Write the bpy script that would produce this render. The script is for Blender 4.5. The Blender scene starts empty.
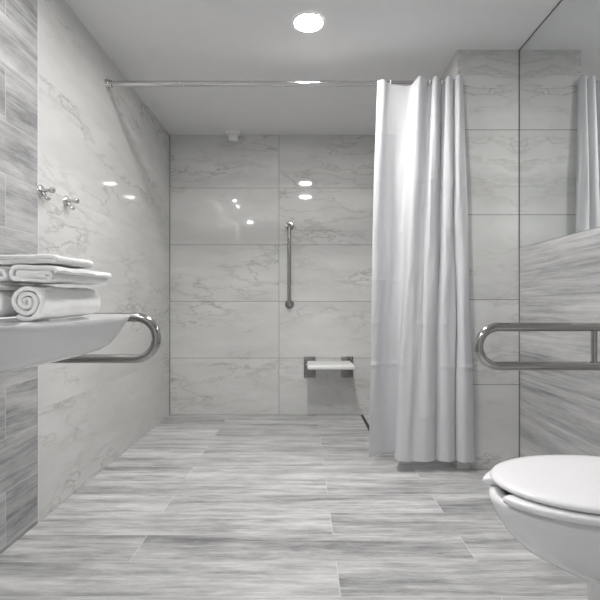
import bpy, bmesh, math, random
from mathutils import Vector, Matrix, noise
random.seed(4)
PI = math.pi
C = bpy.context.scene.collection
SC = bpy.context.scene

# ------------------------------------------------------------------ dimensions (metres; camera at origin looking +Y)
XL, XR = -1.19, 1.29          # left and right walls
YB, YF = 4.0, -1.4            # shower back wall, open end behind the camera
H = 2.5
PX, PY = 0.92, 2.67           # tiled pier
CAMZ = 0.98
F = 448.0
TH = 0.506                    # tile course height

# ------------------------------------------------------------------ node helpers
class NT:
    def __init__(s, name):
        s.mat = bpy.data.materials.new(name); s.mat.use_nodes = True
        s.t = s.mat.node_tree; s.n = s.t.nodes; s.l = s.t.links
        s.bsdf = s.n['Principled BSDF']
    def put(s, sock, v):
        if isinstance(v, bpy.types.NodeSocket): s.l.new(v, sock)
        else: sock.default_value = v
    def m(s, op, a, b=None, c=None, clamp=False):
        n = s.n.new('ShaderNodeMath'); n.operation = op; n.use_clamp = clamp
        s.put(n.inputs[0], a)
        if b is not None: s.put(n.inputs[1], b)
        if c is not None: s.put(n.inputs[2], c)
        return n.outputs[0]
    def xyz(s, x, y, z):
        n = s.n.new('ShaderNodeCombineXYZ')
        s.put(n.inputs[0], x); s.put(n.inputs[1], y); s.put(n.inputs[2], z)
        return n.outputs[0]
    def coord(s):
        n = s.n.new('ShaderNodeTexCoord'); p = s.n.new('ShaderNodeSeparateXYZ')
        s.l.new(n.outputs['Object'], p.inputs[0]); return n.outputs['Object'], p.outputs
    def vadd(s, a, b):
        n = s.n.new('ShaderNodeVectorMath'); n.operation = 'ADD'
        s.put(n.inputs[0], a); s.put(n.inputs[1], b); return n.outputs[0]
    def vscale(s, a, k):
        n = s.n.new('ShaderNodeVectorMath'); n.operation = 'MULTIPLY'
        s.put(n.inputs[0], a); s.put(n.inputs[1], k); return n.outputs[0]
    def noise(s, vec, scale, detail=3, rough=0.5, dist=0.0, color=False):
        n = s.n.new('ShaderNodeTexNoise'); s.put(n.inputs['Vector'], vec)
        n.inputs['Scale'].default_value = scale; n.inputs['Detail'].default_value = detail
        n.inputs['Roughness'].default_value = rough; n.inputs['Distortion'].default_value = dist
        return n.outputs['Color' if color else 'Fac']
    def ramp(s, fac, stops):
        n = s.n.new('ShaderNodeValToRGB'); s.put(n.inputs[0], fac)
        e = n.color_ramp.elements
        while len(e) < len(stops): e.new(0.5)
        for k, (p, c) in enumerate(stops):
            e[k].position = p
            e[k].color = (c, c, c, 1) if isinstance(c, (int, float)) else (*c, 1)
        return n.outputs[0]
    def mix(s, fac, a, b, mode='MIX'):
        n = s.n.new('ShaderNodeMix'); n.data_type = 'RGBA'; n.blend_type = mode
        s.put(n.inputs[0], fac)
        for k, v in ((6, a), (7, b)):
            if isinstance(v, tuple) and len(v) == 3: v = (*v, 1)
            s.put(n.inputs[k], v)
        return n.outputs[2]
    def bump(s, h, strength, dist=0.01):
        n = s.n.new('ShaderNodeBump'); s.put(n.inputs['Height'], h)
        n.inputs['Strength'].default_value = strength; n.inputs['Distance'].default_value = dist
        s.l.new(n.outputs[0], s.bsdf.inputs['Normal'])

def tiles(t, U, V, u0, L, v0, W, stag, grout):
    """cell maths: returns grout mask (1 on the joint) and a random vector per tile"""
    rv = t.m('DIVIDE', t.m('SUBTRACT', V, v0), W)
    row = t.m('FLOOR', rv)
    par = t.m('FLOORED_MODULO', row, 2.0)
    ru = t.m('DIVIDE', t.m('SUBTRACT', t.m('SUBTRACT', U, u0), t.m('MULTIPLY', par, stag)), L)
    col = t.m('FLOOR', ru)
    fu, fv = t.m('FRACT', ru), t.m('FRACT', rv)
    du = t.m('MULTIPLY', t.m('MINIMUM', fu, t.m('SUBTRACT', 1.0, fu)), L)
    dv = t.m('MULTIPLY', t.m('MINIMUM', fv, t.m('SUBTRACT', 1.0, fv)), W)
    d = t.m('MINIMUM', du, dv)
    g = t.m('SUBTRACT', 1.0, t.m('DIVIDE', d, grout), clamp=True)
    g = t.m('MULTIPLY', g, 2.5, clamp=True)
    w = t.n.new('ShaderNodeTexWhiteNoise'); w.noise_dimensions = '3D'
    t.put(w.inputs['Vector'], t.xyz(row, col, 3.7))
    return g, w.outputs['Color'], w.outputs['Value']

def marble(name, ua, va, u0, L=1.0, grout=0.0028, gcol=(0.13, 0.13, 0.125), gstr=0.8):
    t = NT(name); o, ax = t.coord(); U, V = ax[ua], ax[va]
    g, rc, rv = tiles(t, U, V, u0, L, 0.0, TH, 0.0, grout)
    p = t.vadd(t.xyz(U, V, 0.0), t.vscale(rc, (13.0, 17.0, 9.0)))
    p = t.vadd(p, t.vscale(t.noise(p, 2.2, 4, .6, color=True), (0.085, 0.085, 0.085)))
    # rotated and stretched so veins run diagonally
    mp = t.n.new('ShaderNodeMapping'); mp.inputs['Rotation'].default_value = (0, 0, 0.55)
    mp.inputs['Scale'].default_value = (0.8, 2.6, 1.0); t.l.new(p, mp.inputs[0]); q = mp.outputs[0]
    cloud = t.ramp(t.noise(q, 1.6, 5, .62), [(0.32, 0.0), (0.72, 1.0)])
    def vein(scale, width, det):
        n = t.noise(q, scale, det, .55)
        a = t.m('ABSOLUTE', t.m('SUBTRACT', n, 0.5))
        return t.m('SUBTRACT', 1.0, t.m('DIVIDE', a, width), clamp=True)
    patch = t.ramp(t.noise(q, 1.3, 2, .5), [(0.45, 0.0), (0.62, 1.0)])
    v1 = t.m('MULTIPLY', vein(1.5, 0.010, 6), patch)
    v2 = t.m('MULTIPLY', vein(2.6, 0.035, 7), patch)
    base = t.mix(cloud, (0.555, 0.555, 0.543), (0.68, 0.68, 0.67))
    c = t.mix(t.m('MULTIPLY', v2, 0.40), base, (0.33, 0.325, 0.30))
    c = t.mix(t.m('MULTIPLY', v1, 0.45), c, (0.18, 0.165, 0.145))
    c = t.mix(t.m('MULTIPLY', g, gstr), c, gcol)
    t.l.new(c, t.bsdf.inputs['Base Color'])
    t.put(t.bsdf.inputs['Roughness'], t.m('ADD', t.m('MULTIPLY', g, 0.4), 0.035))
    t.bump(t.m('SUBTRACT', 1.0, g), 0.15, 0.002)
    return t.mat

def wood(name, ua, va, u0, v0, W=0.203, L=1.327, stag=0.537, rough=0.32, lo=0.0, seam=(0.72, 0.72, 0.72), seams=0.45, gain=1.0, seed=0.0, st=1.0):
    t = NT(name); o, ax = t.coord(); U, V = ax[ua], ax[va]
    g, rc, rv = tiles(t, U, V, u0, L, v0, W, stag, 0.0026)
    p = t.vscale(t.vadd(t.xyz(U, V, seed), t.vscale(rc, (7.0, 11.0, 5.0))), (st, 1.0, 1.0))
    warp = t.m('MULTIPLY', t.m('SUBTRACT', t.noise(t.vscale(p, (1.6, 5.0, 1.0)), 1.0, 3, .5), 0.5), 0.05)
    pw = t.vadd(p, t.xyz(0.0, warp, 0.0))
    band = t.noise(t.vscale(pw, (0.6, 11.0, 1.0)), 1.0, 4, .55)
    med = t.noise(t.vscale(pw, (2.6, 40.0, 1.0)), 1.0, 7, .75)
    fine = t.noise(t.vscale(pw, (10.0, 150.0, 1.0)), 1.0, 3, .6)
    blot = t.noise(t.vscale(pw, (3.0, 11.0, 1.0)), 1.0, 7, .74)
    val = t.m('ADD', t.m('MULTIPLY', band, 0.32), t.m('MULTIPLY', med, 0.32))
    val = t.m('ADD', val, t.m('MULTIPLY', fine, 0.13))
    val = t.m('ADD', val, t.m('MULTIPLY', blot, 0.36))
    val = t.m('SUBTRACT', val, 0.065)
    val = t.m('ADD', val, t.m('MULTIPLY', t.m('SUBTRACT', rv, 0.5), 0.055))
    k = gain
    c = t.ramp(val, [(0.36 + lo, (0.16*k, 0.16*k, 0.163*k)), (0.445 + lo, (0.34*k, 0.34*k, 0.342*k)),
                     (0.52 + lo, (0.50*k, 0.50*k, 0.503*k)), (0.63 + lo, (0.72*k, 0.72*k, 0.725*k))])
    # sparse dark cracks and knots
    kn = t.noise(t.vscale(pw, (2.6, 26.0, 1.0)), 1.0, 5, .7)
    kn = t.ramp(kn, [(0.63, 0.0), (0.71, 1.0)])
    c = t.mix(t.m('MULTIPLY', kn, 0.55), c, (0.12, 0.118, 0.115))
    c = t.mix(t.m('MULTIPLY', g, seams), c, seam)
    t.l.new(c, t.bsdf.inputs['Base Color'])
    t.put(t.bsdf.inputs['Roughness'], t.m('ADD', t.m('MULTIPLY', fine, 0.15), rough))
    t.bump(t.m('ADD', fine, t.m('MULTIPLY', g, -1.0)), 0.12, 0.002)
    return t.mat

def plain(name, col, rough=0.4, metal=0.0, bump=None, coat=0.0):
    t = NT(name)
    o, ax = t.coord()
    n = t.noise(o, 9.0, 3, .5)
    c = t.mix(n, tuple(x*0.97 for x in col), tuple(min(1, x*1.03) for x in col))
    t.l.new(c, t.bsdf.inputs['Base Color'])
    t.bsdf.inputs['Roughness'].default_value = rough; t.bsdf.inputs['Metallic'].default_value = metal
    t.bsdf.inputs['Coat Weight'].default_value = coat
    if bump: t.bump(t.noise(o, bump[0], 4, .6), bump[1], bump[2])
    return t.mat

M = {}
M['marble_back'] = marble('marble_tile_back', 0, 2, -0.215)
M['marble_side'] = marble('marble_tile_side', 1, 2, 4.0 - 5.0, L=2.5, grout=0.0022, gcol=(0.36, 0.36, 0.35), gstr=0.6)
M['marble_pier'] = marble('marble_tile_pier', 0, 2, 0.92 - 0.003)
M['marble_pside'] = marble('marble_tile_pier_side', 1, 2, 4.0 - 5.0)
M['wood_floor'] = wood('wood_tile_floor', 0, 1, 0.127, 1.505 - 8*0.203)
M['wood_left'] = wood('wood_tile_left', 1, 2, 1.79 - 1.325, 0.02, W=0.2118, seams=0.4, seed=3.0, gain=.80)
M['wood_right'] = wood('wood_tile_right', 1, 2, -4.0, -0.03, W=0.2118, L=8.0, st=0.45, seam=(0.3, 0.3, 0.3), seams=0.25, rough=0.38, seed=7.0, lo=0.01, gain=.80)
M['ceiling'] = plain('ceiling_paint', (0.78, 0.78, 0.785), 0.75)
M['paint'] = plain('wall_paint', (0.75, 0.75, 0.75), 0.7)
M['chrome'] = plain('polished_chrome', (0.62, 0.61, 0.60), 0.09, 1.0)
M['steel'] = plain('stainless_steel', (0.44, 0.42, 0.41), 0.16, 1.0)
M['steel_dark_refl'] = plain('steel_dark_reflection', (0.26, 0.25, 0.245), 0.2, 1.0)  # base colour darkened to carry the dark reflections in the flanges
M['brushed'] = plain('brushed_steel_plate', (0.27, 0.26, 0.255), 0.34, 1.0)
M['ceramic'] = plain('white_ceramic', (0.78, 0.78, 0.79), 0.08, 0.0, coat=0.3)
M['seat_plastic'] = plain('white_seat_plastic', (0.79, 0.785, 0.80), 0.25)
M['white_plastic'] = plain('white_plastic', (0.80, 0.80, 0.79), 0.35)
M['rubber'] = plain('black_rubber', (0.02, 0.02, 0.02), 0.6)
M['slot'] = plain('drain_grate_metal', (0.03, 0.03, 0.03), 0.4, 0.6)
M['trim'] = plain('aluminium_trim', (0.62, 0.62, 0.62), 0.5, 0.0)
# mirror
t = NT('mirror_glass'); _o, _a = t.coord()
t.put(t.bsdf.inputs['Base Color'], t.mix(t.noise(_o, 0.5, 1), (0.86, 0.88, 0.875), (0.87, 0.89, 0.885)))
t.bsdf.inputs['Metallic'].default_value = 1.0; t.bsdf.inputs['Roughness'].default_value = 0.0
M['mirror'] = t.mat
M['mirror_edge'] = plain('mirror_ground_edge', (0.10, 0.11, 0.11), 0.3)
# lamp
t = NT('lamp_diffuser')
t.bsdf.inputs['Base Color'].default_value = (1, 1, 1, 1)
t.bsdf.inputs['Emission Color'].default_value = (1.0, 0.985, 0.965, 1)
t.bsdf.inputs['Emission Strength'].default_value = 345.0
M['lamp'] = t.mat
t = NT('spot_lens')
t.bsdf.inputs['Emission Color'].default_value = (1.0, 0.985, 0.965, 1)
t.bsdf.inputs['Emission Strength'].default_value = 700.0
M['spot'] = t.mat
t = NT('rear_spot_lens')
t.bsdf.inputs['Emission Color'].default_value = (1.0, 0.985, 0.965, 1)
t.bsdf.inputs['Emission Strength'].default_value = 1150.0
M['rear_spot'] = t.mat
# towel
t = NT('terry_cloth'); _o, _a = t.coord()
t.put(t.bsdf.inputs['Base Color'], t.mix(t.noise(_o, 140, 3), (0.88, 0.88, 0.875), (0.95, 0.95, 0.945)))
t.bsdf.inputs['Roughness'].default_value = 0.95
t.bsdf.inputs['Sheen Weight'].default_value = 0.3
t.bump(t.m('ADD', t.noise(_o, 420, 3, .7), t.m('MULTIPLY', t.noise(_o, 60, 3), 1.4)), 0.7, 0.005)
M['towel'] = t.mat
# curtain
t = NT('curtain_cloth'); _o, _a = t.coord()
cz = _a[2]
cr = t.m('ABSOLUTE', t.m('SUBTRACT', t.m('FRACT', t.m('DIVIDE', t.m('SUBTRACT', cz, 0.12), 0.29)), 0.5))
cr = t.m('SUBTRACT', 1.0, t.m('DIVIDE', cr, 0.012), clamp=True)
wr = t.noise(t.vscale(_o, (9.0, 9.0, 5.0)), 1.0, 5, .6)
hgt = t.m('ADD', t.m('MULTIPLY', cr, 0.0), wr)
t.bsdf.inputs['Base Color'].default_value = (0.84, 0.84, 0.86, 1)
t.put(t.bsdf.inputs['Base Color'], t.mix(t.noise(_o, 300, 2), (0.77, 0.77, 0.785), (0.80, 0.80, 0.815)))
t.bsdf.inputs['Roughness'].default_value = 0.62
t.bsdf.inputs['Specular IOR Level'].default_value = 0.3
t.bump(hgt, 0.35, 0.012)
tr = t.n.new('ShaderNodeBsdfTranslucent'); tr.inputs[0].default_value = (0.85, 0.85, 0.87, 1)
mx = t.n.new('ShaderNodeMixShader'); mx.inputs[0].default_value = 0.42
t.l.new(t.bsdf.outputs[0], mx.inputs[1]); t.l.new(tr.outputs[0], mx.inputs[2])
t.l.new(mx.outputs[0], t.n['Material Output'].inputs[0])
M['curtain'] = t.mat

# ------------------------------------------------------------------ object helpers
def obj(name, bm, mat, parent=None, smooth=True, angle=40, loc=None):
    me = bpy.data.meshes.new(name); bm.normal_update(); bm.to_mesh(me); bm.free()
    for m in (mat if isinstance(mat, (list, tuple)) else [mat]): me.materials.append(m)
    if smooth:
        for p in me.polygons: p.use_smooth = True
        me.set_sharp_from_angle(angle=math.radians(angle))
    o = bpy.data.objects.new(name, me); C.objects.link(o)
    if parent: o.parent = parent
    if loc: o.location = loc
    return o
def tag(o, label, cat, group=None):
    o['label'] = label; o['category'] = cat
    if group: o['group'] = group
    return o
def thing(name, label, cat, loc=(0, 0, 0), group=None):
    o = bpy.data.objects.new(name, None); C.objects.link(o); o.location = loc
    return tag(o, label, cat, group)
def struct(o): o['kind'] = 'structure'; return o
def copy_tree(o, label, loc=None):
    c = o.copy(); C.objects.link(c); c['label'] = label
    if loc: c.location = loc
    for ch in list(o.children):
        d = ch.copy(); C.objects.link(d); d.parent = c
        for g in list(ch.children):
            e = g.copy(); C.objects.link(e); e.parent = d
    return c
def box(bm, a, b, bev=0.0, mi=0, seg=2):
    r = bmesh.ops.create_cube(bm, size=1.0)
    vs = r['verts']
    for v in vs:
        v.co = Vector([a[k] + (v.co[k] + .5)*(b[k] - a[k]) for k in range(3)])
    fs = list({f for v in vs for f in v.link_faces})
    for f in fs: f.material_index = mi
    if bev:
        es = list({e for v in vs for e in v.link_edges})
        bmesh.ops.bevel(bm, geom=es, offset=bev, segments=seg, profile=0.5, affect='EDGES')
    return bm
def BX(a, b, bev=0.0, seg=2): return box(bmesh.new(), a, b, bev, seg=seg)
def ring_loft(bm, loops, cap0=True, cap1=True, mi=0):
    L = [[bm.verts.new(p) for p in lp] for lp in loops]
    n = len(L[0])
    for a, b in zip(L, L[1:]):
        for k in range(n):
            f = bm.faces.new((a[k], a[(k+1) % n], b[(k+1) % n], b[k])); f.material_index = mi
    if cap0: bm.faces.new(list(reversed(L[0])))
    if cap1: bm.faces.new(L[-1])
    return bm
def fix(bm): bmesh.ops.recalc_face_normals(bm, faces=bm.faces[:]); return bm
def tube(bm, pts, r, seg=20, cap=True):
    pts = [Vector(p) for p in pts]; loops = []
    up = None
    for k, p in enumerate(pts):
        d = (pts[min(k+1, len(pts)-1)] - pts[max(k-1, 0)]).normalized()
        if up is None:
            up = Vector((0, 0, 1)) if abs(d.z) < .9 else Vector((1, 0, 0))
            up = (up - d*up.dot(d)).normalized()
        else: up = (up - d*up.dot(d)).normalized()
        s = d.cross(up); rr = r(k) if callable(r) else r
        loops.append([p + (up*math.cos(2*PI*j/seg) + s*math.sin(2*PI*j/seg))*rr for j in range(seg)])
    ring_loft(bm, loops, cap, cap); return bm
def lathe(bm, prof, axis='Z', org=(0, 0, 0), seg=40):
    """prof: list of (radius, height) along axis"""
    loops = []
    for r, h in prof:
        lp = []
        for j in range(seg):
            a = 2*PI*j/seg; c, s = r*math.cos(a), r*math.sin(a)
            v = {'Z': (c, s, h), 'X': (h, c, s), 'Y': (c, h, s)}[axis]
            lp.append(Vector(org) + Vector(v))
        loops.append(lp)
    ring_loft(bm, loops); return bm
def catmull(P, n):
    out = []
    for i in range(len(P)-1):
        p0, p1, p2, p3 = P[max(i-1, 0)], P[i], P[i+1], P[min(i+2, len(P)-1)]
        for k in range(n):
            t_ = k/n
            out.append(tuple(0.5*((2*b) + (-a+c)*t_ + (2*a-5*b+4*c-d)*t_**2 + (-a+3*b-3*c+d)*t_**3)
                             for a, b, c, d in zip(p0, p1, p2, p3)))
    out.append(tuple(P[-1])); return out

# ------------------------------------------------------------------ the room
struct(obj('floor', BX((XL-.1, YF-.1, -.1), (XR+.1, YB+.1, 0)), M['wood_floor'], smooth=False))
struct(obj('ceiling', BX((XL-.1, YF-.1, H), (XR+.1, YB+.1, H+.1)), M['ceiling'], smooth=False))
struct(obj('wall_back', BX((XL-.1, YB, 0), (XR+.1, YB+.1, H)), M['marble_back'], smooth=False))
bm = bmesh.new()
box(bm, (XL-.1, YF, 0), (XL, 2.01, H), mi=0); box(bm, (XL-.1, 2.01, 0), (XL, YB, H), mi=1)
struct(obj('wall_left', bm, [M['wood_left'], M['marble_side']], smooth=False))
struct(obj('wall_right', BX((XR, YF, 0), (XR+.1, PY, H)), M['wood_right'], smooth=False))
# rear wall left out: the world background enters there as added frontal fill
bm = BX((PX, PY, 0), (XR+.1, YB, H))
bm.normal_update()
for f in bm.faces: f.material_index = 1 if abs(f.normal.x) > .5 else 0
struct(obj('wall_pier', bm, [M['marble_pier'], M['marble_pside']], smooth=False))
struct(obj('trim_1', BX((XL-.002, 2.008, 0), (XL+.0015, 2.013, H)), M['trim'], smooth=False))
M['grout'] = plain('corner_grout_shade', (0.14, 0.14, 0.135), 0.8)  # dark bead: grout and corner shadow drawn as one line
struct(obj('trim_2', BX((XR-.004, PY-.004, 0), (XR, PY, 1.32)), M['grout'], smooth=False))
struct(obj('trim_3', BX((XL, YB-.004, 0), (XL+.004, YB, H)), M['grout'], smooth=False))
# floor channel of the shower
ch = tag(obj('floor_drain', BX((0.512, 2.95, 0.0), (0.536, 3.985, 0.0025)), M['slot'], smooth=False),
         'narrow black linear shower drain in the floor beside the curtain', 'drain')

# ------------------------------------------------------------------ mirror
bm = BX((XR-.002, 0.5, 1.32), (XR, PY-.001, H-.002))
bm.normal_update()
for f in bm.faces: f.material_index = 0 if f.normal.x < -.5 else 1
mir = obj('wall_mirror', bm, [M['mirror'], M['mirror_edge']], smooth=False)
bm = box(bmesh.new(), (XR-.0045, PY-.0045, 1.32), (XR-.0021, PY-.001, H-.001)); box(bm, (XR-.0045, 0.5, H-.0045), (XR-.0021, PY-.001, H-.001))
obj('edge_strip', bm, M['mirror_edge'], mir, smooth=False)
tag(mir,
    'large frameless mirror on the right wall, reaching up to the ceiling', 'mirror')

# ------------------------------------------------------------------ ceiling lights
def downlight(x, y, r, mat, name, label, group):
    t_ = thing(name, label, 'ceiling light', (x, y, H), group)
    bm = bmesh.new()
    lathe(bm, [(r*1.0, -.0005), (r*1.0, -.004), (r*1.05, -.006), (r*1.12, -.005), (r*1.16, -.0005)], 'Z')
    for f in list(bm.faces):
        if len(f.verts) > 4: bm.faces.remove(f)
    obj('trim_ring', fix(bm), M['white_plastic'], t_)
    bm = bmesh.new(); lathe(bm, [(r*.998, -.001), (r*.998, -.003)], 'Z')
    obj('diffuser', fix(bm), mat, t_)
    return t_
downlight(0.030, 2.41, 0.075, M['lamp'], 'ceiling_downlight', 'round white recessed downlight glowing in the middle of the ceiling', 'round ceiling downlights')
downlight(0.040, 1.71, 0.075, M['lamp'], 'ceiling_downlight', 'round recessed downlight nearer the camera, seen only as the lower glint on the shower wall', 'round ceiling downlights')
downlight(-0.99, 1.50, 0.024, M['spot'], 'ceiling_spotlight', 'small ceiling spotlight above the basin on its shower side', 'small spotlights over the basin')
downlight(-1.00, 1.10, 0.024, M['spot'], 'ceiling_spotlight', 'small ceiling spotlight above the basin on its camera side', 'small spotlights over the basin')

downlight(-0.97, -0.20, 0.040, M['rear_spot'], 'ceiling_spotlight', 'ceiling spotlight farthest from the shower, seen only as the faintest glint', 'small spotlights over the basin')

# sensor at the ceiling above the back wall
s = thing('ceiling_sensor', 'small white sensor fixed to the ceiling above the shower back wall', 'sensor', (-.612, 3.94, H))
obj('base', box(bmesh.new(), (-.062, -.045, -.022), (.062, .045, 0), .004), M['white_plastic'], s)
obj('cap', box(bmesh.new(), (-.040, -.032, -.078), (.040, .032, -.021), .010, seg=3), M['white_plastic'], s)

# ------------------------------------------------------------------ curtain rod
RY, RZ, RR = 2.712, 2.320, 0.0165
rod = thing('curtain_rod', 'straight chrome shower curtain rod spanning from left wall to pier', 'curtain rod', (0, RY, RZ))
bm = bmesh.new(); tube(bm, [(XL+.012, 0, 0), (PX-.012, 0, 0)], RR, 24); obj('pole', fix(bm), M['chrome'], rod)
for x, sg in ((XL, 1), (PX, -1)):
    bm = bmesh.new(); lathe(bm, [(.026, 0), (.026, .006*sg), (.022, .012*sg), (.0215, .034*sg), (.0175, .036*sg)], 'X', (x, 0, 0), 28)
    obj('flange', fix(bm), M['chrome'], rod)

# ------------------------------------------------------------------ shower curtain
K = [((377.5, 2.690, .8), (369, 2.680)), ((384, 2.672, .8), (375, 2.710)), ((389, 2.690, .35), (382, 2.745)),
     ((399, 2.70, .12), (389, 2.770)), ((410, 2.70, .10), (397, 2.765)), ((416, 2.675, .8), (395, 2.695)),
     ((419.5, 2.645, 1), (396.5, 2.630)), ((424, 2.655, .8), (406, 2.604)), ((427.5, 2.70, .2), (413, 2.612)),
     ((431, 2.695, .1), (419, 2.606)), ((434, 2.65, .9), (426, 2.602)), ((438, 2.65, .9), (433, 2.622)),
     ((441.5, 2.70, .1), (437.5, 2.680)), ((444, 2.69, .2), (435, 2.660)), ((447, 2.647, .9), (440, 2.618)),
     ((451.5, 2.645, .9), (448, 2.600)), ((453.5, 2.670, .3), (454.5, 2.622)), ((454.2, 2.670, .2), (454, 2.655)),
     ((456, 2.645, .8), (457.5, 2.622)), ((459, 2.63, 1), (465, 2.590)), ((462, 2.64, .9), (474, 2.615)),
     ((462.5, 2.652, .6), (472.5, 2.640))]
def pl(px, Y): return (px-303.0)*Y/F
top = catmull([(pl(a[0], a[1]), a[1], 2.300 + .033*a[2]) for a, b in K], 9)
bot = catmull([(pl(b[0], b[1]), b[1], .070) for a, b in K], 9)
NV = 240
bm = bmesh.new(); grid = []
for j in range(NV+1):
    v = j/NV; row = []
    e = v**0.8
    for i, (a, b) in enumerate(zip(top, bot)):
        x = a[0]*(1-e) + b[0]*e; y = a[1]*(1-e) + b[1]*e; z = a[2]*(1-v) + b[2]*v
        wv = math.sin(PI*min(1, v*1.02))
        nx = noise.noise(Vector((i*.06, v*3.2, 1.3)))*.014*wv
        ny = (noise.noise(Vector((i*.09, v*4.0, 7.7)))*.020 + noise.noise(Vector((i*.2, v*14, 2.7)))*.004)*wv
        for q, zc in enumerate((2.01, 1.72, 1.43, 1.13, .87, .62, .33)):
            ny -= (.0035 if q != 5 else .006)*math.exp(-((z-zc)/.011)**2)*(.6+.8*noise.noise(Vector((i*.05, q*3.1, 0))))
        x += nx; y += ny
        if x > .905 and y > 2.655: y = 2.655
        row.append(bm.verts.new((x, y, z)))
    grid.append(row)
for j in range(NV):
    for i in range(len(top)-1):
        bm.faces.new((grid[j][i], grid[j+1][i], grid[j+1][i+1], grid[j][i+1]))
cur = thing('shower_curtain', 'white fabric shower curtain hanging in folds beside the marble pier', 'shower curtain', (.5, 2.68, .07))
cl = obj('curtain_cloth', bm, M['curtain'], cur, angle=180); cl.location = (-.5, -2.68, -.07)
md = cl.modifiers.new('thickness', 'SOLIDIFY'); md.thickness = .0016; md.offset = 0
# stitched hem along the bottom
bm = bmesh.new()
P = [Vector(b) for b in bot]
loops = []
for k, p in enumerate(P):
    d = (P[min(k+1, len(P)-1)] - P[max(k-1, 0)]).normalized(); nrm = d.cross(Vector((0, 0, 1)))
    loops.append([p + nrm*a + Vector((0, 0, h)) for a, h in ((-.002, -.001), (.002, -.001), (.002, .010), (-.002, .010))])
ring_loft(bm, loops); hem = obj('hem', fix(bm), M['curtain'], cur, angle=60); hem.location = (-.5, -2.68, -.07)

# rings
proto = None
where = ['ring on the rod at the left end of the curtain', 'leftmost ring of the bunch on the curtain rod',
         'second ring of the bunch, between two white folds', 'middle ring on the rod between the two tallest folds',
         'ring on the rod above the narrow third fold', 'ring next to the pier on the curtain rod', 'ring closest to the marble pier on the rod']
for k, px in enumerate((390, 425.5, 429, 432.5, 441, 444.5, 453)):
    if proto is None:
        bm = bmesh.new(); R_ = .0225
        pts = [(0, R_*math.sin(a), R_*math.cos(a)) for a in [2*PI*i/28 for i in range(27)]]
        tube(bm, pts, .0022, 8)
        tube(bm, [(0, 0, -R_), (0, .0, -R_-.008), (0, -.002, -R_-.016)], .0022, 8)
        proto = tag(obj('curtain_ring', fix(bm), M['white_plastic'], angle=80), '', 'curtain ring', 'rings along the curtain rod'); o = proto
    else:
        o = proto.copy(); C.objects.link(o)
    o['label'] = 'small white curtain ' + where[k]
    o.location = (pl(px, RY), RY, RZ-.0037)

# ------------------------------------------------------------------ fold-down grab bars
def grab(wx, sg, tipx, Y, z0, z1, strutx, label, rr=.0172):
    """U-shaped double rail from wall x=wx, sg = direction into the room; tipx = outermost centre line"""
    t_ = thing('grab_rail', label, 'grab rail', (wx, Y, (z0+z1)/2))
    h = (z1-z0)/2; L = abs(tipx-wx)
    pts = [(sg*.012, 0, h)]
    for k in range(1, 9): pts.append((sg*(.012 + (L-h-.012)*k/8), 0, h))
    for k in range(1, 24):
        a = PI/2 - PI*k/24
        pts.append((sg*(L-h + h*math.cos(a)), 0, h*math.sin(a)))
    for k in range(9): pts.append((sg*(L-h - (L-h-.012)*k/8), 0, -h))
    bm = bmesh.new(); tube(bm, pts, rr, 28); obj('rail', fix(bm), M['steel'], t_, angle=50)
    bm = bmesh.new(); tube(bm, [(sg*abs(strutx-wx), 0, -h), (sg*abs(strutx-wx), 0, h)], .011, 20)
    obj('strut', fix(bm), M['steel'], t_)
    a, b = sorted((0, sg*.012))
    p = obj('wall_plate', box(bmesh.new(), (a, -.05, -h-.05), (b, .05, h+.05), .003), M['steel'], t_)
    for yy in (-.035, .035):
        for zz in (-h-.035, h+.035):
            bm = bmesh.new(); lathe(bm, [(.007, sg*.0115), (.007, sg*.014), (.004, sg*.016)], 'X', (0, yy, zz), 16)
            obj('screw', fix(bm), M['steel'], p)
    return t_
grab(XR, -1, .670+.0165, 1.75, .742, .894, 1.137, 'U-shaped stainless grab rail on the right wall beside the toilet')
grab(XL, 1, -.533-.0165, 1.68, .779, .934, -1.05, 'U-shaped stainless grab rail on the left wall behind the basin')

# vertical grab bar on the back wall
g = thing('shower_grab_bar', 'vertical stainless grab bar with round flanges on the shower back wall', 'grab bar', (-.12, YB, 1.34))
zt, zb = 1.685-1.34, .985-1.34
pts = [(0, -.004, zt)] + [(0, -.065+.022*math.cos(a), zt-.022+.022*math.sin(a)) for a in [0]] 
pts = [(0, -.004, zt)]
for k in range(9):
    a = PI/2*k/8; pts.append((0, -.043-.022*math.sin(a), zt-.022+.022*math.cos(a)))
for k in range(9):
    a = PI/2*k/8; pts.append((0, -.065+.022*(1-math.cos(a)), zb+.022-.022*math.sin(a)))
pts.append((0, -.004, zb))
bm = bmesh.new(); tube(bm, pts, .0165, 24); obj('bar', fix(bm), M['steel'], g, angle=50)
for z in (zt, zb):
    bm = bmesh.new(); lathe(bm, [(.040, 0), (.040, -.006), (.036, -.011), (.018, -.013)], 'Y', (0, 0, z), 32)
    f = obj('flange', fix(bm), M['steel_dark_refl'], g)
    bm = bmesh.new(); tube(bm, [(-.012, -.05, z-.03*(1 if z > 0 else -1)), (-.030, -.05, z-.03*(1 if z > 0 else -1))], .006, 12)
    obj('set_screw', fix(bm), M['steel'], f)

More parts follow.
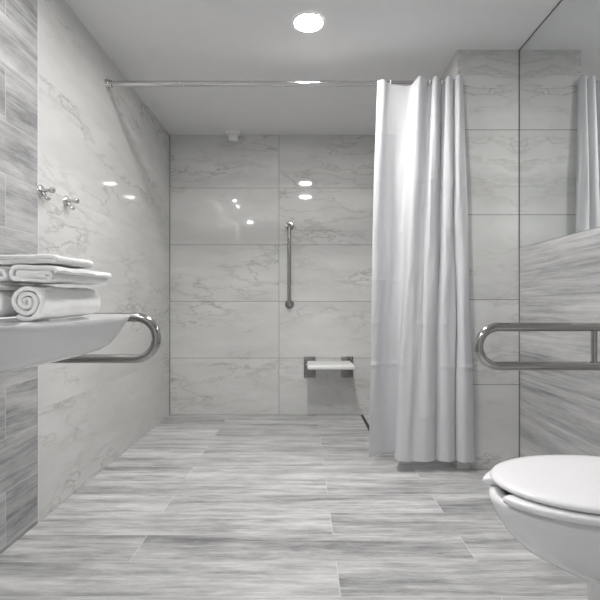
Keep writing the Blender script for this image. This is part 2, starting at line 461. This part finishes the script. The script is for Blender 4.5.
# folding shower seat
SXL, SXR = .035, .425
s = thing('folding_shower_bench', 'white folding shower seat on two steel brackets, low on the back wall', 'shower seat', ((SXL+SXR)/2, YB, .45))
cx = (SXL+SXR)/2
bm = box(bmesh.new(), (SXL-cx, -.36, .002), (SXR-cx, -.035, .038), .014, seg=4)
obj('seat_board', bm, M['white_plastic'], s)
for x in (.060-cx, .393-cx):
    p = obj('wall_bracket', box(bmesh.new(), (x-.053, -.010, -.118), (x+.053, 0, .070), .003), M['brushed'], s)
    bm = bmesh.new(); box(bm, (x-.045, -.06, -.030), (x-.033, -.008, .001), .002)
    obj('hinge_plate', bm, M['brushed'], p)
    obj('hinge_plate', box(bmesh.new(), (x+.033, -.06, -.030), (x+.045, -.008, .001), .002), M['brushed'], p)
    bm = bmesh.new(); tube(bm, [(x-.043, -.04, -.012), (x+.043, -.04, -.012)], .008, 16); obj('pin', fix(bm), M['steel'], p)
    for dx in (-.036, .036):
        for dz in (-.1, .056):
            bm = bmesh.new(); lathe(bm, [(.007, -.0095), (.007, -.012), (.004, -.0135)], 'Y', (x+dx, 0, dz), 14)
            obj('screw', fix(bm), M['steel'], p)

# ------------------------------------------------------------------ robe hooks
def hook(Y, z, label):
    t_ = thing('robe_hook', label, 'hook', (XL, Y, z), 'robe hooks on the left wall')
    bm = bmesh.new(); lathe(bm, [(.027, 0), (.027, .006), (.023, .011), (.014, .014)], 'X', (0, 0, 0), 28)
    obj('base', fix(bm), M['chrome'], t_)
    bm = bmesh.new(); lathe(bm, [(.011, .012), (.009, .022), (.008, .036), (.009, .044), (.0135, .050), (.014, .058), (.010, .065), (.004, .067)], 'X', (0, 0, .002), 20)
    obj('peg', fix(bm), M['chrome'], t_)
    bm = bmesh.new()
    tube(bm, [(.010, 0, -.008), (.020, 0, -.016), (.026, 0, -.028), (.030, 0, -.036), (.038, 0, -.038), (.044, 0, -.032)], .0075, 14)
    obj('prong', fix(bm), M['chrome'], t_)
    return t_
hook(2.027, 1.497, 'chrome robe hook on the border of grey plank tile and marble')
hook(2.245, 1.50, 'chrome robe hook on the marble, the one nearer the shower')

# ------------------------------------------------------------------ washbasin
def tz(y): return .020*max(0.0, y-1.05)      # the rim rises a little towards the shower end
def sup(cx, cy, hx, hy, n, z, N=96):
    out = []
    for k in range(N):
        a = 2*PI*k/N; c, s_ = math.cos(a), math.sin(a)
        out.append((cx + hx*math.copysign(abs(c)**(2/n), c), cy + hy*math.copysign(abs(s_)**(2/n), s_), z))
    return out
RIM = .940
BYC = 1.15
def bl(inset, z, n=5.0):
    xf = -.546 - inset; xb = XL
    return sup((xf+xb)/2, BYC, (xf-xb)/2, .365-inset, n, z)
loops = [bl(a, z, n) for a, z, n in ((.29, .796, 3.4), (.20, .810, 4), (.10, .832, 4.6), (.062, .844, 5), (.040, .860, 5.5), (.022, .888, 6), (.008, .920, 7),
                                      (.001, .935, 7), (.002, .940, 7), (.006, RIM, 7))]
bc = (-.950, BYC)
for hx, hy, z, n in ((.162, .245, RIM, 3.5), (.156, .239, .941, 3.5), (.148, .230, .925, 3.3), (.130, .205, .885, 3.0), (.10, .16, .860, 2.6), (.03, .04, .850, 2.2)):
    loops.append(sup(bc[0], bc[1], hx, hy, n, z))
loops = [[(x, y, z+tz(y)*min(1, max(0, (z-.85)/.08))) for x, y, z in lp] for lp in loops]
bm = bmesh.new(); ring_loft(bm, loops)
wb = thing('washbasin', 'white ceramic washbasin on the left wall holding the towel pile', 'washbasin', (XL, BYC, .80))
o = obj('basin', fix(bm), M['ceramic'], wb, angle=60); o.location = (-XL, -BYC, -.80)
bm = bmesh.new(); lathe(bm, [(.022, .0), (.022, .003), (.016, .004)], 'Z', (bc[0]-XL, 0, .0505), 24); obj('waste', fix(bm), M['chrome'], wb)

# ------------------------------------------------------------------ towels
def ribbon(path, th, Y0, Y1, seed, endj=.006, NY=26):
    """path: list of (x,z) centre line; extruded along Y as one thick soft band"""
    bm = bmesh.new(); loops = []
    n = len(path); left = []; right = []
    for k, (x, z) in enumerate(path):
        a = path[max(k-1, 0)]; b = path[min(k+1, n-1)]
        d = Vector((b[0]-a[0], b[1]-a[1])); d.normalize(); nn = Vector((-d.y, d.x))*th/2
        left.append((x+nn.x, z+nn.y)); right.append((x-nn.x, z-nn.y))
    prof = left + right[::-1]
    idx = list(range(n)) + list(range(n))[::-1]
    for j in range(-2, NY+3):
        t_ = min(1, max(0, j/NY)); q = 1.0
        inset = 0.0
        if j < 0: inset = (-j)/2
        if j > NY: inset = (j-NY)/2
        lp = []
        for m_, (x, z) in enumerate(prof):
            k = idx[m_]; cxp, czp = path[k]
            fx = cxp + (x-cxp)*(1-.55*inset**1.5); fz = czp + (z-czp)*(1-.55*inset**1.5)
            e0 = Y0 + noise.noise(Vector((k*.13, seed, 0)))*endj; e1 = Y1 + noise.noise(Vector((k*.13, seed, 9)))*endj*2
            y = e0 + (e1-e0)*t_
            if j < 0: y -= .0025*inset
            if j > NY: y += .0025*inset
            w = .0030
            fx += noise.noise(Vector((fx*22, y*16, fz*22+seed)))*w
            fz += noise.noise(Vector((fx*22+5, y*16, fz*22+seed)))*w
            lp.append((fx, y, fz + tz(y)))
        loops.append(lp)
    ring_loft(bm, loops); return fix(bm)
def spiral(cx, cz, rx, rz, turns, pitch, N=44, a0=0.0, cw=1):
    out = []
    tot = int(turns*N)
    for k in range(tot+1):
        a = a0 + cw*2*PI*k/N; q = pitch*k/N
        out.append((cx + max(rx-q, .002)*math.cos(a), cz + max(rz-q, .002)*math.sin(a)))
    return out
def flatroll(cx, cz, w, h, turns, pitch, N=48, a0=0.0, tilt=0.0):
    """flattened roll: stadium spiral"""
    out = []
    for k in range(int(turns*N)+1):
        a = a0 + 2*PI*k/N; q = pitch*k/N
        rz = max(h/2-q, .0025); s_ = max(w/2-h/2-q*.4, .004)
        c, sn = math.cos(a), math.sin(a)
        x = s_*max(-1, min(1, c*1.6)) + rz*c; z = rz*sn
        out.append((cx + x*math.cos(tilt) - z*math.sin(tilt), cz + x*math.sin(tilt) + z*math.cos(tilt)))
    return out
TG = 'white towels piled on the basin'
def towel(name, bm, label):
    return tag(obj(name, bm, M['towel'], angle=75), label, 'towel', TG)
E = .0015
r_ = .0455
towel('rolled_towel', ribbon(spiral(-.645, RIM+E+r_, r_-.005, r_-.005, 3.3, .0132, a0=-2.2), .0098, 1.045, 1.335, 1.0), 'rolled white towel at the bottom of the pile, its spiral end showing whole')
towel('rolled_towel', ribbon(spiral(-.739, RIM+E+r_, r_-.005, r_-.005, 3.2, .0132, a0=.9), .0098, 1.052, 1.30, 2.0), 'rolled white towel at the bottom of the pile, cut by the left picture edge')
z2 = RIM+E+2*r_-.001
towel('folded_towel', ribbon(flatroll(-.634, z2+.020, .116, .040, 1.9, .0118, a0=.4, tilt=-.03), .0105, 1.05, 1.34, 3.0), 'folded white towel in the middle layer, resting on the rolled towel')
towel('folded_towel', ribbon(flatroll(-.754, z2+.0225, .118, .041, 1.95, .0125, a0=2.2), .0105, 1.062, 1.32, 4.0), 'folded white towel in the middle layer, mostly beyond the left picture edge')
z3 = z2+.0455
def fold(x0, x1, z0, layers, gap):
    pts = []; d = 1
    for L_ in range(layers):
        z = z0 + gap*L_; a, b = (x0, x1) if d > 0 else (x1, x0)
        for k in range(15): pts.append((a + (b-a)*k/14, z))
        if L_ < layers-1:
            for k in range(1, 7):
                an = -PI/2 + PI*k/7
                pts.append((b + d*gap/2*math.cos(an), z + gap/2 + gap/2*math.sin(an)))
        d = -d
    return pts
towel('folded_towel', ribbon(fold(-.80, -.590, z3+.006, 2, .0105), .0098, 1.06, 1.24, 5.0), 'folded white towel lying flat on top of the pile')

# ------------------------------------------------------------------ toilet
TY = 1.184
def egg(xf, w, z, xc=.785, xb=1.00, N=96, nb=2.6, t0=0, t1=2*PI, cl=True):
    out = []
    cnt = N if cl else N+1
    for k in range(cnt):
        a = t0 + (t1-t0)*k/N
        c, s_ = math.cos(a), math.sin(a)
        if c >= 0: x = xc - (xc-xf)*c; y = w*s_
        else:
            x = xc + (xb-xc)*abs(c)**(2/nb); y = w*math.copysign(abs(s_)**(2/nb), s_)*(1) 
        out.append((x, TY + y, z))
    return out
toi = thing('toilet', 'white back-to-wall toilet with closed lid on the right', 'toilet', (1.1, TY, 0))
def ploc(o): o.location = (-1.1, -TY, 0); return o
SP = [(.772, .105, 0.0), (.770, .104, .02), (.780, .100, .06), (.782, .097, .16), (.778, .099, .25), (.768, .104, .278), (.735, .118, .288),
      (.685, .136, .299), (.632, .147, .316), (.578, .157, .345), (.544, .170, .380), (.521, .180, .415), (.507, .187, .445), (.499, .191, .465), (.501, .190, .475), (.508, .185, .479)]
loops = [egg(xf, w, z, xc=.83, xb=1.288, nb=5) for xf, w, z in SP]
loops += [egg(.535, .160, .479, xb=.98), egg(.545, .150, .472, xb=.97), egg(.565, .13, .44, xb=.96), egg(.60, .11, .38, xb=.93), egg(.66, .07, .31, xb=.88), egg(.72, .03, .285, xb=.83)]
bm = bmesh.new(); ring_loft(bm, loops); ploc(obj('bowl', fix(bm), M['ceramic'], toi, angle=70))
# seat with an open front
def sweep_seat():
    g_ = .33; N = 90
    bm = bmesh.new(); loops = []
    for k in range(-3, N+4):
        kk = min(N, max(0, k)); a = g_ + (2*PI-2*g_)*kk/N
        q = 0
        if k < 0: q = -k/3
        if k > N: q = (k-N)/3
        a += (-1 if k < 0 else 1)*.045*math.sin(q*PI/2) if q else 0
        sc = math.sqrt(max(.02, 1-q*q*.97))
        def pt(xf, w, xb):
            c, s_ = math.cos(a), math.sin(a)
            if c >= 0: return Vector((.785-(.785-xf)*c, w*s_+TY))
            return Vector((.785+(xb-.785)*abs(c)**(2/2.6), TY+w*math.copysign(abs(s_)**(2/2.6), s_)))
        o_, i_ = pt(.485, .203, .995), pt(.575, .125, .93)
        mid = (o_+i_)/2; hw = (o_-i_)/2; h_ = .0115; zc = .4915
        lp = []
        for j in range(20):
            b = 2*PI*j/20; cx_, sz = math.cos(b), math.sin(b)
            u = math.copysign(abs(cx_)**.45, cx_)*(.35+.65*sc); v = math.copysign(abs(sz)**.6, sz)*sc
            lp.append((mid.x+hw.x*u, mid.y+hw.y*u, zc+h_*v))
        loops.append(lp)
    ring_loft(bm, loops); return fix(bm)
ploc(obj('seat', sweep_seat(), M['seat_plastic'], toi, angle=75))
bm = bmesh.new()
ring_loft(bm, [egg(.545, .155, .5045, xb=.955), egg(.518, .184, .5045, xb=.985), egg(.509, .1925, .508, xb=.995), egg(.506, .1945, .513, xb=.998),
               egg(.508, .193, .518, xb=.996), egg(.516, .186, .522, xb=.989), egg(.54, .165, .5245, xb=.97), egg(.60, .12, .526, xb=.93), egg(.70, .05, .5265, xb=.86)])
ploc(obj('lid', fix(bm), M['seat_plastic'], toi, angle=75))
for yy in (-.075, .075):
    bm = bmesh.new(); tube(bm, [(1.012, TY+yy-.02, .497), (1.012, TY+yy+.02, .497)], .013, 20)
    ploc(obj('hinge_barrel', fix(bm), M['chrome'], toi)); bm = bmesh.new()
    box(bm, (1.004, TY+yy-.012, .477), (1.020, TY+yy+.012, .497), .001)
    ploc(obj('hinge_foot', fix(bm), M['chrome'], toi))

# ------------------------------------------------------------------ world, camera, output
w = bpy.data.worlds.new('World'); SC.world = w; w.use_nodes = True
w.node_tree.nodes['Background'].inputs[0].default_value = (.97, .98, 1, 1); w.node_tree.nodes['Background'].inputs[1].default_value = 0.45
cam = bpy.data.cameras.new('camera'); co = bpy.data.objects.new('camera', cam); C.objects.link(co)
cam.sensor_width = 36; cam.sensor_fit = 'HORIZONTAL'; cam.lens = 36*F/600
cam.shift_x = -3/600; cam.shift_y = 5/600; cam.clip_start = .02
co.location = (0, 0, CAMZ); co.rotation_euler = (PI/2, 0, 0)
SC.camera = co
SC.view_settings.view_transform = 'Standard'; SC.view_settings.look = 'None'
SC.view_settings.gamma = 1; SC.view_settings.use_curve_mapping = False
SC.view_settings.exposure = 0.08
cy = SC.cycles
cy.max_bounces = 14; cy.diffuse_bounces = 8; cy.glossy_bounces = 8
cy.blur_glossy = 0.35; cy.sample_clamp_indirect = 60; cy.caustics_reflective = True
cy.use_denoising = True
